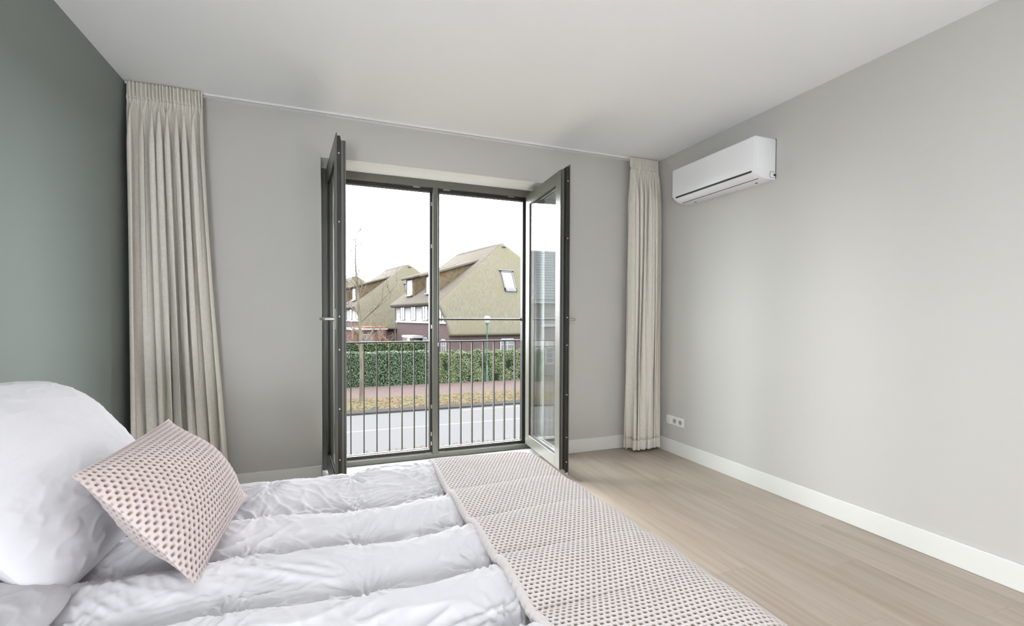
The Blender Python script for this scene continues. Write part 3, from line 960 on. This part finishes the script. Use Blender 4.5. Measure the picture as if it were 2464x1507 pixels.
# ------------------------------------------------------------------ pillows and cushion
def pillow(name, label, cat, c, uax, vax, w, h, t, m, seed, wr=.004, sag=0.0, group=None, ear=.06, waf=None, n=170, prof=(2.6, .62), rc=.05):
    """soft pillow: uax/vax span it, normal = uax x vax faces the room side"""
    uax, vax = Vector(uax).normalized(), Vector(vax).normalized()
    nax = uax.cross(vax).normalized()
    T = thing(name, label, cat, c, 0, group)
    def side(sgn):
        if waf:
            nu_, nv_ = waf
            U_, V_, pm = waffle(nu_, nv_, 6)
            u, v = U_ / nu_ * 2 - 1, V_ / nv_ * 2 - 1
        else:
            a_ = np.sin(np.linspace(-1, 1, n) * PI / 2) * .55 + np.linspace(-1, 1, n) * .45
            u, v = np.meshgrid(a_, a_, indexing='ij')
            pm = np.zeros_like(u)
        th = ((1 - np.abs(u) ** prof[0]).clip(0) * (1 - np.abs(v) ** prof[0]).clip(0)) ** prof[1]
        th = th * (1 + .10 * perlin(u * 1.3 + 3, v * 1.3 + seed, seed))
        uu = u * (1 - ear * (1 - v ** 2) * np.abs(u)) * w / 2
        vv = v * (1 - ear * (1 - u ** 2) * np.abs(v)) * h / 2
        cr = 1 - rc * (np.abs(u) ** 4 * np.abs(v) ** 4)
        uu, vv = uu * cr, vv * cr
        uu = uu + .012 * perlin(u * 1.7 + seed, v * 1.7, seed + 1) * (1 - th)
        nn = sgn * th * t / 2
        edge = np.minimum(1, th * 3)
        if wr:
            fan = perlin(u * 3 + 5, v * 9 + seed, seed + 2) * .6 + perlin(u * 8, v * 3.5 + seed, seed + 3) * .5
            rid = (1 - np.abs(perlin(u * 4 + v * 2.5, v * 7 - u * 2, seed + 4)) * 3).clip(0, 1) ** 2
            fin = (1 - np.abs(perlin(u * 9 + v * 4, v * 17 - u * 3, seed + 6)) * 2.6).clip(0, 1) ** 2 * (perlin(u * 2.2 + 7, v * 2.2 + seed, seed + 7) * 2.4 + .3).clip(0, 1)
            nn = nn + sgn * wr * (fan + .45 * rid + .22 * fin) * edge
        nn = nn - sgn * .0042 * pm * np.minimum(1, th * 9)
        vv = vv - sag * (u ** 2) * ((v + 1) / 2) ** 2
        P = [uu * uax[i] + vv * vax[i] + nn * nax[i] for i in range(3)]
        return P, pm * np.minimum(1, .35 + th * 8)
    for sgn, nm in ((1, 'front'), (-1, 'back')):
        P, pm = side(sgn)
        if sgn < 0:
            P = [p_[::-1] for p_ in P]
            pm = pm[::-1]
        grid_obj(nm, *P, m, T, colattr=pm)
    return T
pillow('pillow', 'plump white pillow leaning on the green wall behind the pink cushion', 'pillow', (-.700, 1.630, .772),
       (.05, 1, -.02), (-.60, .03, .80), .74, .57, .22, M['cotton'], 4, wr=.0045, sag=.06, ear=.05, group='white bed pillows')
pillow('pillow', 'white pillow lying flat on the mattress below the leaning pillow', 'pillow', (-.800, .960, .606),
       (.08, 1, .0), (-1, 0, .12), .78, .56, .15, M['cotton'], 9, wr=.004, ear=.03, rc=.12, group='white bed pillows')
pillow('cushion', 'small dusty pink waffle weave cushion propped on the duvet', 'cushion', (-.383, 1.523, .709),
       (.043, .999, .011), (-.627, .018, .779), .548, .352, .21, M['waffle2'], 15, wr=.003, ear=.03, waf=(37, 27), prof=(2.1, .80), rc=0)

# ================================================================== OUTDOORS
ZG = -2.95
def ground(nm, lb, x0, x1, y0, y1, z1, m, cat, th=.2):
    return tag(MB().box(x0, x1, y0, y1, z1 - th, z1).build(nm, m), lb, cat, kind='structure')
ground('verge', 'grassy verge with fallen leaves on the near side of the road', -45, 50, 4.6, 14.9, ZG, M['grass'], 'verge')
rd = ground('road', 'pale grey asphalt street with white lines below the balcony', -45, 50, 14.9, 21.0, ZG - .02, M['asphalt'], 'road')
for y_, w_, nm in ((17.95, .10, 'lane_line'),):
    MB().box(-45, 50, y_, y_ + w_, ZG - .0205, ZG - .016).build(nm, M['roadpaint'], rd)
MB().box(6.0 - .6, 50, 20.45, 20.55, ZG - .0205, ZG - .016).build('lane_line', M['roadpaint'], rd)
ke = ground('kerb', 'grey concrete kerb along the far side of the road', -45, 50, 21.0, 21.7, ZG + .06, M['kerb'], 'kerb', .3)
ground('verge', 'leaf strewn grass verge between the road and the red path', -45, 50, 21.7, 25.0, ZG + .04, M['grass'], 'verge')
ground('path', 'red paved cycle path between the verge and the hedges', -45, 50, 25.0, 29.1, ZG + .03, M['path'], 'path')
ground('garden', 'bare garden ground behind the hedges', -60, 70, 29.1, 100, ZG + .02, M['lawn'], 'garden')

# fallen leaves
def litter(nm, lb, n, xr, yr, z, dens=None):
    q = MB()
    for i in range(n):
        x, y = rnd.uniform(*xr), rnd.uniform(*yr)
        if dens and rnd.random() > dens(x, y):
            continue
        s_, a = rnd.uniform(.035, .075), rnd.uniform(0, 2 * PI)
        tilt = rnd.uniform(-.5, .5)
        c, s2 = math.cos(a) * s_, math.sin(a) * s_
        q.add([(x - c, y - s2, z + .01), (x + s2 * .5, y - c * .5, z + .02 + tilt * .03), (x + c, y + s2, z + .015 + abs(tilt) * .05), (x - s2 * .5, y + c * .5, z + .025)],
              [(0, 1, 2, 3)], rnd.choice((0, 0, 1, 2, 2)))
    o = q.build(nm, [M['leafA'], M['leafB'], M['leafC']])
    return tag(o, lb, 'leaves', kind='stuff')
litter('fallen_leaves', 'orange and brown fallen leaves on the verge beyond the road', 11000, (-10, 22), (21.75, 24.9), ZG + .04, lambda x, y: .95 - .75 * (y - 21.7) / 3.3)
litter('fallen_leaves', 'tan fallen leaves on the verge in front of the road', 5000, (-6, 14), (11.5, 15.1), ZG, lambda x, y: .9)

# hedges
def hedge(lb, x0, x1, y0, y1, z1, cols, n, seed, size=(.032, .060), lump=.06):
    r = random.Random(seed)
    t = thing('hedge', lb, 'hedge', ((x0 + x1) / 2, (y0 + y1) / 2, ZG), 0, 'hedges along the path')
    ox, oy = (x0 + x1) / 2, (y0 + y1) / 2
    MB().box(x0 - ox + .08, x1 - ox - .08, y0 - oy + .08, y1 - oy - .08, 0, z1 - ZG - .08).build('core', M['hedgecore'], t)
    q = MB()
    H = z1 - ZG
    for i in range(n):
        k = r.random()
        if k < .60:
            p = Vector((r.uniform(x0, x1), y0, r.uniform(.0, H)))
            nr = Vector((0, -1, 0))
        elif k < .92:
            p = Vector((r.uniform(x0, x1), r.uniform(y0, y1), H))
            nr = Vector((0, 0, 1))
        else:
            p = Vector((r.choice((x0, x1)), r.uniform(y0, y1), r.uniform(0, H)))
            nr = Vector((-1 if p.x < ox else 1, 0, 0))
        lm = lump * (math.sin(p.x * 3.1 + seed) * math.sin(p.z * 3.7 + p.y * 2 + seed) + math.sin(p.x * 7.3) * .5)
        p = p + nr * (lm + r.uniform(-.06, .05))
        d = (nr + Vector((r.gauss(0, .75), r.gauss(0, .75), r.gauss(.25, .7)))).normalized()
        a = d.cross(Vector((r.gauss(0, 1), r.gauss(0, 1), r.gauss(0, 1)))).normalized()
        b_ = d.cross(a)
        s_ = r.uniform(*size)
        p.x -= ox
        p.y -= oy
        q.add([p - a * s_, p - b_ * s_ * .45, p + a * s_, p + b_ * s_ * .45], [(0, 1, 2, 3)], r.choice((0, 0, 0, 1, 1)) if r.random() < .85 else 2)
    o = q.build('foliage', cols, t)
    o['kind'] = 'stuff'
    return t
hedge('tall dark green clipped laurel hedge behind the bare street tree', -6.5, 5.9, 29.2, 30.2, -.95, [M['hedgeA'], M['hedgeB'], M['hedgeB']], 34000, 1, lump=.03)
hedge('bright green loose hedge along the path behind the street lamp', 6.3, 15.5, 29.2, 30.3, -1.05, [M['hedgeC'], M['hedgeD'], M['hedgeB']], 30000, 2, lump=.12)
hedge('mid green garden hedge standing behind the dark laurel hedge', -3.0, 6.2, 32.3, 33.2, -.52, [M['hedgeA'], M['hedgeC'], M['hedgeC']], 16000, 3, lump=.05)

# bare tree, bare shrub
def branch_tree(t, trunk_pts, trunk_rad, limbs, seed, twig_m, bark_m, levels=3):
    r = random.Random(seed)
    q = MB().tube(trunk_pts, trunk_rad, 9)
    q.build('trunk', bark_m, t, smooth=True, angle=60)
    tw = MB()
    def grow(p, d, L, rad, lv):
        n = 5
        pts, rads = [p], [rad]
        for i in range(n):
            d = (d + Vector((r.gauss(0, .10), r.gauss(0, .10), r.gauss(.05, .08)))).normalized()
            p = p + d * (L / n)
            pts.append(p)
            rads.append(rad * (1 - .72 * (i + 1) / n))
        tw.tube(pts, rads, 4 if lv > 0 else 6, cap=False)
        if lv < levels:
            for i in range(1, n + 1):
                for _ in range(r.choice((1, 1, 2))):
                    sd = Vector((r.gauss(0, 1), r.gauss(0, 1), r.gauss(.2, .6))).normalized()
                    nd = (d * .75 + sd * .75).normalized()
                    grow(pts[i], nd, L * r.uniform(.30, .5), max(rads[i] * .62, .0075), lv + 1)
    for p, d, L, rad in limbs:
        grow(Vector(p), Vector(d).normalized(), L, rad, 1)
    tw.build('branches', twig_m, t, smooth=True)
tr = thing('bare_tree', 'tall slim bare street tree with a pale mossy trunk on the verge', 'tree', (1.40, 24.1, ZG))
tp = [(0, 0, 0), (-.005, .0, .6), (0, 0, 1.6), (-.03, .02, 2.8), (-.08, .0, 3.9), (-.14, .03, 5.0), (-.22, .0, 6.0), (-.27, .02, 6.9), (-.25, 0, 7.7), (-.24, 0, 8.55)]
tr_rad = [.120, .098, .088, .080, .070, .054, .038, .029, .020, .006]
r_ = random.Random(5)
lim = [((-.03, .02, 2.7), (.8, .15, .75), 2.4, .042), ((-.03, .02, 2.75), (-.9, -.2, .35), 2.0, .035), ((-.05, 0, 3.3), (-.9, .3, .55), 1.6, .03),
       ((-.08, 0, 3.85), (.85, -.2, .9), 2.6, .042), ((-.1, 0, 4.3), (-.9, .1, .7), 1.7, .03), ((-.14, .03, 5.0), (.55, .2, 1.15), 2.0, .034)]
for k in range(22):
    z_ = 4.9 + k * .165
    i = next(j for j in range(len(tp) - 1) if tp[j + 1][2] >= z_)
    f_ = (z_ - tp[i][2]) / (tp[i + 1][2] - tp[i][2])
    p = Vector(tp[i]).lerp(Vector(tp[i + 1]), f_)
    lim.append((p, ((-1) ** k * r_.uniform(.4, .9), r_.uniform(-.6, .6), r_.uniform(.7, 1.3)), 1.25 - .036 * k, .015))
branch_tree(tr, tp, tr_rad, lim, 12, M['twig'], M['bark'])
sh = thing('bare_shrub', 'bare reddish twiggy shrub behind the laurel hedge', 'shrub', (2.80, 35.4, ZG), 0, 'bare shrubs behind the hedges')
r_ = random.Random(3)
lim = [((0, 0, .9), (r_.gauss(0, .55), r_.gauss(0, .4), 1), r_.uniform(1.6, 2.5), .022) for k in range(16)]
branch_tree(sh, [(0, 0, 0), (0, 0, .6), (.02, 0, 1.1)], [.07, .06, .04], lim, 4, M['redtwig'], M['bark'])
sh2 = thing('bare_shrub', 'low yellowish twiggy shrub near the white house wall', 'shrub', (-.9, 36.4, ZG), 0, 'bare shrubs behind the hedges')
lim = [((0, 0, .8), (r_.gauss(0, .6), r_.gauss(0, .4), 1), r_.uniform(1.3, 2.2), .02) for k in range(11)]
branch_tree(sh2, [(0, 0, 0), (0, 0, .5), (.02, 0, 1.0)], [.06, .05, .04], lim, 6, M['redtwig'], M['bark'])

# street lamp
sl = thing('street_lamp', 'green street lamp post with a white globe by the hedge', 'street lamp', (9.40, 29.0, ZG))
MB().lathe([(.075, 0), (.075, 1.0), (.06, 1.05), (.05, 1.1)], 12).build('base', M['lamp_green'], sl, smooth=True, angle=40)
MB().lathe([(.045, 1.1), (.038, 3.6), (.07, 3.68), (.10, 3.78)], 12).build('pole', M['lamp_green'], sl, smooth=True, angle=40)
MB().lathe([(.09, 3.78), (.13, 3.84), (.20, 3.98), (.215, 4.06), (.20, 4.14), (.15, 4.21), (.08, 4.25), (.01, 4.26)], 18).build('globe', M['opal'], sl, smooth=True)

# ------------------------------------------------------------------ thatched houses
def slab(poly, th, name, m, parent, sub=1, bevel=.12):
    """thick roof slab below a planar polygon, rounded edges"""
    bm = bmesh.new()
    vs_ = [bm.verts.new(p) for p in poly]
    f = bm.faces.new(vs_)
    f.normal_update()
    nrm = f.normal.copy()
    if nrm.z < 0:
        nrm = -nrm
    ex = bmesh.ops.extrude_face_region(bm, geom=[f])
    for v in [g for g in ex['geom'] if isinstance(g, bmesh.types.BMVert)]:
        v.co -= nrm * th
    bmesh.ops.recalc_face_normals(bm, faces=bm.faces[:])
    if bevel:
        bmesh.ops.bevel(bm, geom=bm.edges[:], offset=bevel, segments=3, affect='EDGES', profile=.5)
    return MB().bm(bm).build(name, m, parent, smooth=True, angle=50)

def house_window(parent, c, ax, w, h, cols=2, rows=3, nrm=None):
    """casement window: frame with bars and one pane; c centre, ax unit horizontal, nrm outward"""
    ax, nrm = Vector(ax), Vector(nrm)
    R = Matrix((ax, -nrm, Vector((0, 0, 1)))).transposed().to_4x4()
    R.translation = Vector(c)
    fr = MB()
    b_ = .07
    for x0, x1, z0, z1 in ((-w / 2, -w / 2 + b_, -h / 2, h / 2), (w / 2 - b_, w / 2, -h / 2, h / 2), (-w / 2, w / 2, h / 2 - b_, h / 2), (-w / 2, w / 2, -h / 2, -h / 2 + b_)):
        fr.box(x0, x1, -.05, .03, z0, z1, M=R)
    for i in range(1, cols):
        x = -w / 2 + w * i / cols
        fr.box(x - .03, x + .03, -.04, .03, -h / 2, h / 2, M=R)
    for i in range(1, rows):
        z = -h / 2 + h * i / rows
        fr.box(-w / 2, w / 2, -.03, .03, z - .018, z + .018, M=R)
    o = fr.build('window', M['winframe'], parent)
    MB().box(-w / 2 + .02, w / 2 - .02, -.012, .02, -h / 2 + .02, h / 2 - .02, M=R).build('pane', M['house_pane'], o)
    return o

def thatched_house(label, loc, rz):
    t = thing('thatched_house', label, 'house', loc, rz, 'thatched houses across the street')
    W, Lh = 13.0, 12.2
    ZE, ZF, ZA = 2.85, 5.30, 10.4        # hip eave, facade eave, apex
    VA = 3.2
    # walls
    MB().box(.15, W - .15, .35, Lh, 0, 3.72).build('wall', M['brick'], t)
    MB().box(.10, 3.0, 1.15, Lh + .02, 3.72, 5.35).build('upper_wall', M['render'], t)
    MB().box(.02, .16, .55, Lh + .05, 3.66, 3.82, .01).build('band', M['winframe'], t)
    # roof planes
    hip_s = (ZA - ZE) / (VA + .3)
    vc = -.3 + (ZF - ZE) / hip_s
    def hp(u, z):
        return (u, -.3 + (z - ZE) / hip_s, z)
    hip = [hp(0.02, ZE), hp(W - .02, ZE), hp(W + .10, 4.2), hp(W + .5, ZF), hp(W / 2 + .35, ZA), hp(W / 2 - .35, ZA), hp(-.5, ZF), hp(-.22, 4.5), hp(-.05, 3.8)]
    slab(hip, .42, 'hip_roof', M['thatch_front'], t, bevel=.16)
    s_l = (ZA - ZF) / (W / 2 - .35 + .5)
    for sg in (0, 1):
        X = (lambda u: u) if sg == 0 else (lambda u: W - u)
        poly = [(X(-.5), vc, ZF), (X(W / 2 - .35), VA, ZA), (X(W / 2 - .35), Lh + .2, ZA), (X(-.5), Lh + .4, ZF)]
        slab(poly if sg == 0 else poly[::-1], .38, 'roof_slope', M['thatch_side'], t, bevel=.12)
    MB().tube([(W / 2, VA - .05, ZA - .32), (W / 2, VA + .12, ZA - .16), (W / 2, VA + 3, ZA - .10), (W / 2, Lh - 1, ZA - .10), (W / 2, Lh + .3, ZA - .14)], [.26, .34, .36, .36, .30], 10).build('ridge_roll', M['ridge'], t, smooth=True, angle=60)
    MB().prism([(.2, 3.7), (W - .2, 3.7), (W - .2, 5.2), (W / 2, ZA - .5), (.2, 5.2)], Lh - .3, Lh, 'y').build('gable_wall', M['brick'], t)
    # dormers
    for vd in (4.7, 9.4):
        d_ = 1.12
        zt0, zt1 = 7.72, 9.15
        uf = .45
        ut = -.5 + (zt1 - ZF) / s_l
        dr = MB()
        ub = -.5 + (6.05 - ZF) / s_l
        dr.prism([(uf, 6.02), (ut, zt1 - .25), (uf, zt0 - .05)], vd - d_ + .08, vd + d_ - .08, 'y')
        dm_ = dr.build('dormer', M['thatch_cheek'], t)
        pl_ = [(uf - .45, vd - d_ - .25, zt0), (uf - .45, vd + d_ + .25, zt0), (ut + .5, vd + d_ + .1, zt1 + .13), (ut + .5, vd - d_ - .1, zt1 + .13)]
        slab(pl_, .22, 'dormer_roof', M['thatch_side'], dm_, bevel=.08)
        wn = house_window(dm_, (uf - .03, vd, 6.85), (0, -1, 0), 1.5, 1.25, 3, 1, (-1, 0, 0)) if False else None
        w_ = MB()
        w_.box(uf - .06, uf + .02, vd - .62, vd + .62, 6.16, 7.52)
        wf = w_.build('dormer_window', M['winframe'], dm_)
        for k in (-.29, .29):
            MB().box(uf - .075, uf - .05, vd + k - .19, vd + k + .19, 6.32, 7.36).build('pane', M['house_pane'], wf)
        MB().box(uf - .22, uf + .1, vd - .75, vd + .75, 6.02, 6.15, .02).build('lead_apron', M['zinc'], wf)
    # facade windows (face -u)
    for vd in (2.1, 4.9, 7.6, 10.4):
        house_window(t, (.07, vd, 4.55), (0, -1, 0), 1.25, 1.30, 2, 3, (-1, 0, 0))
    for vd, w_ in ((1.2, .9), (4.9, .95), (9.8, 1.0)):
        house_window(t, (.13, vd, 1.75), (0, -1, 0), w_, 1.5, 2, 3, (-1, 0, 0))
    dpo = MB().box(.06, .16, 6.3, 7.4, .05, 2.25).build('front_door', M['winframe'], t)
    MB().box(.03, .07, 6.5, 7.2, 1.0, 2.0).build('pane', M['house_pane'], dpo)
    MB().box(-.85, .16, 5.4, 7.9, 2.42, 2.62, .02).build('canopy', M['winframe'], t)
    MB().lathe([(.02, 2.0), (.10, 2.06), (.12, 2.2), (.06, 2.32), (.02, 2.36)], 10, M=Matrix.Translation((-.02, 8.5, 0))).build('porch_lamp', M['warm_light'], t, smooth=True)
    # front ground floor windows under the hip eave (face -v)
    for u_ in (5.2, 8.4, 11.0):
        house_window(t, (u_, .33, 1.75), (1, 0, 0), 1.3, 1.5, 2, 3, (0, -1, 0))
    # skylight on the hip
    a_ = math.atan2(hip_s, 1)
    zc_ = 7.15
    uc = 6.15
    cpos = Vector(hp(uc, zc_))
    Rx = Matrix((Vector((1, 0, 0)), Vector((0, math.cos(a_), math.sin(a_))), Vector((0, -math.sin(a_), math.cos(a_))))).transposed().to_4x4()
    Rx.translation = cpos
    sk = MB()
    for x0, x1, y0, y1 in ((-.58, -.46, -.95, .95), (.46, .58, -.95, .95), (-.58, .58, .85, .97), (-.58, .58, -.97, -.62)):
        sk.box(x0, x1, y0, y1, -.15, .10, .01, M=Rx)
    sko = sk.build('skylight', M['zinc'], t)
    MB().box(-.47, .47, -.63, .86, -.05, .05, M=Rx).build('pane', M['sky_pane'], sko)
    MB().box(-.50, .50, -.80, -.74, .09, .12, M=Rx).build('trim_strip', M['winframe'], sko)
    MB().box(-.72, .72, .96, 1.06, -.1, .16, .02, M=Rx).build('lead_apron', M['zinc'], sko)
    # gutter pipe at the facade corner
    MB().tube([(.02, Lh + .08, .0), (.02, Lh + .08, 5.1)], .05, 8).build('downpipe', M['zinc'], t)
    return t
HR = math.radians(11)
hA = (8.08, 34.0, ZG)
ho = thatched_house('thatched house with mossy hip roof and skylight directly behind the street lamp', hA, HR)
for k, lb in ((1, 'second thatched house of the row, behind the bare tree'), (2, 'third and farthest thatched house of the row')):
    c = copy_tree(ho)
    c.location = (hA[0] - 5.0 * k, hA[1] + 19.5 * k, ZG)
    c['label'] = lb
# flat roofed garage between the houses
ga = thing('garage', 'low flat roofed red brick garage beside the thatched house', 'garage', hA, HR)
MB().box(-3.7, -.6, 12.9, 18, 0, 2.95).build('wall', M['brick_red'], ga)
MB().box(-3.85, -.55, 12.75, 18, 2.95, 3.10, .01).build('fascia', M['winframe'], ga)
MB().box(-2.6, -.55, 12.9, 18, 3.10, 3.24, .01).build('coping', M['tile_red'], ga)
house_window(ga, (-2.5, 12.88, 1.9), (1, 0, 0), 1.0, 1.3, 2, 2, (0, -1, 0))

# ------------------------------------------------------------------ tiled brick house up the street (seen mirrored in the open door)
th = thing('tiled_house', 'purple brick house with slate grey tiled roof and white bay up the street', 'house', (-11.5, 33.0, ZG))
MB().box(-7, 5.2, 0, 9, 0, 5.35).build('wall', M['brick_pale'], th)
MB().box(-7.3, 5.5, -.45, 0, 5.20, 5.50, .01).build('fascia', M['winframe'], th)
sl_ = math.atan2(9.35 - 5.5, 3.8)
tw_h = .30
nrow = int(math.hypot(3.85, 3.8) / tw_h)
rp = MB()
for k in range(nrow + 1):     # overlapping tile courses with a scalloped front
    y0, z0 = -.50 + math.cos(sl_) * tw_h * k, 5.48 + math.sin(sl_) * tw_h * k
    y1, z1 = y0 + math.cos(sl_) * (tw_h + .05), z0 + math.sin(sl_) * (tw_h + .05)
    xs = np.arange(-7.4, 5.61, .1)
    top = [(x, y0, z0 + .045 + .022 * math.sin(x * 2 * PI / .3)) for x in xs]
    bot = [(x, y0 + .01, z0 - .03) for x in xs]
    back = [(x, y1, z1 + .012 * math.sin(x * 2 * PI / .3)) for x in xs]
    n = len(xs)
    rp.add(bot + top + back, [(i, i + 1, n + i + 1, n + i) for i in range(n - 1)] + [(n + i, n + i + 1, 2 * n + i + 1, 2 * n + i) for i in range(n - 1)])
o = rp.build('roof_tiles', M['roof_tile'], th)
o['kind'] = 'stuff'
MB().prism([(-.5, 5.35), (3.4, 9.2), (9.5, 5.35)], -7.2, 5.4, 'x').build('roof', M['roof_tile'], th)
MB().tube([(-7.4, 3.42, 9.3), (5.6, 3.42, 9.3)], .14, 8).build('ridge_tiles', M['roof_tile'], th, smooth=True)
for xc in (3.0, -.6, -4.2):
    house_window(th, (xc, -.02, 4.42), (1, 0, 0), 1.9, 1.55, 2, 3, (0, -1, 0))
    MB().box(xc - 1.05, xc + 1.05, -.15, 0, 3.50, 3.62, .01).build('window_sill', M['winframe'], th)
by = MB().box(-2.5, 5.0, -.9, 0, .75, 2.15).build('bay', M['render'], th)
MB().box(-2.7, 5.2, -1.05, 0, 2.14, 2.52, .01).build('bay_cornice', M['winframe'], by)
MB().box(-2.4, 4.9, -.88, 0, 0, .75).build('bay_base', M['brick_pale'], by)
for xc in (3.4, 1.2, -1.0):
    house_window(th, (xc, -.93, 1.45), (1, 0, 0), 1.2, 1.2, 2, 3, (0, -1, 0))
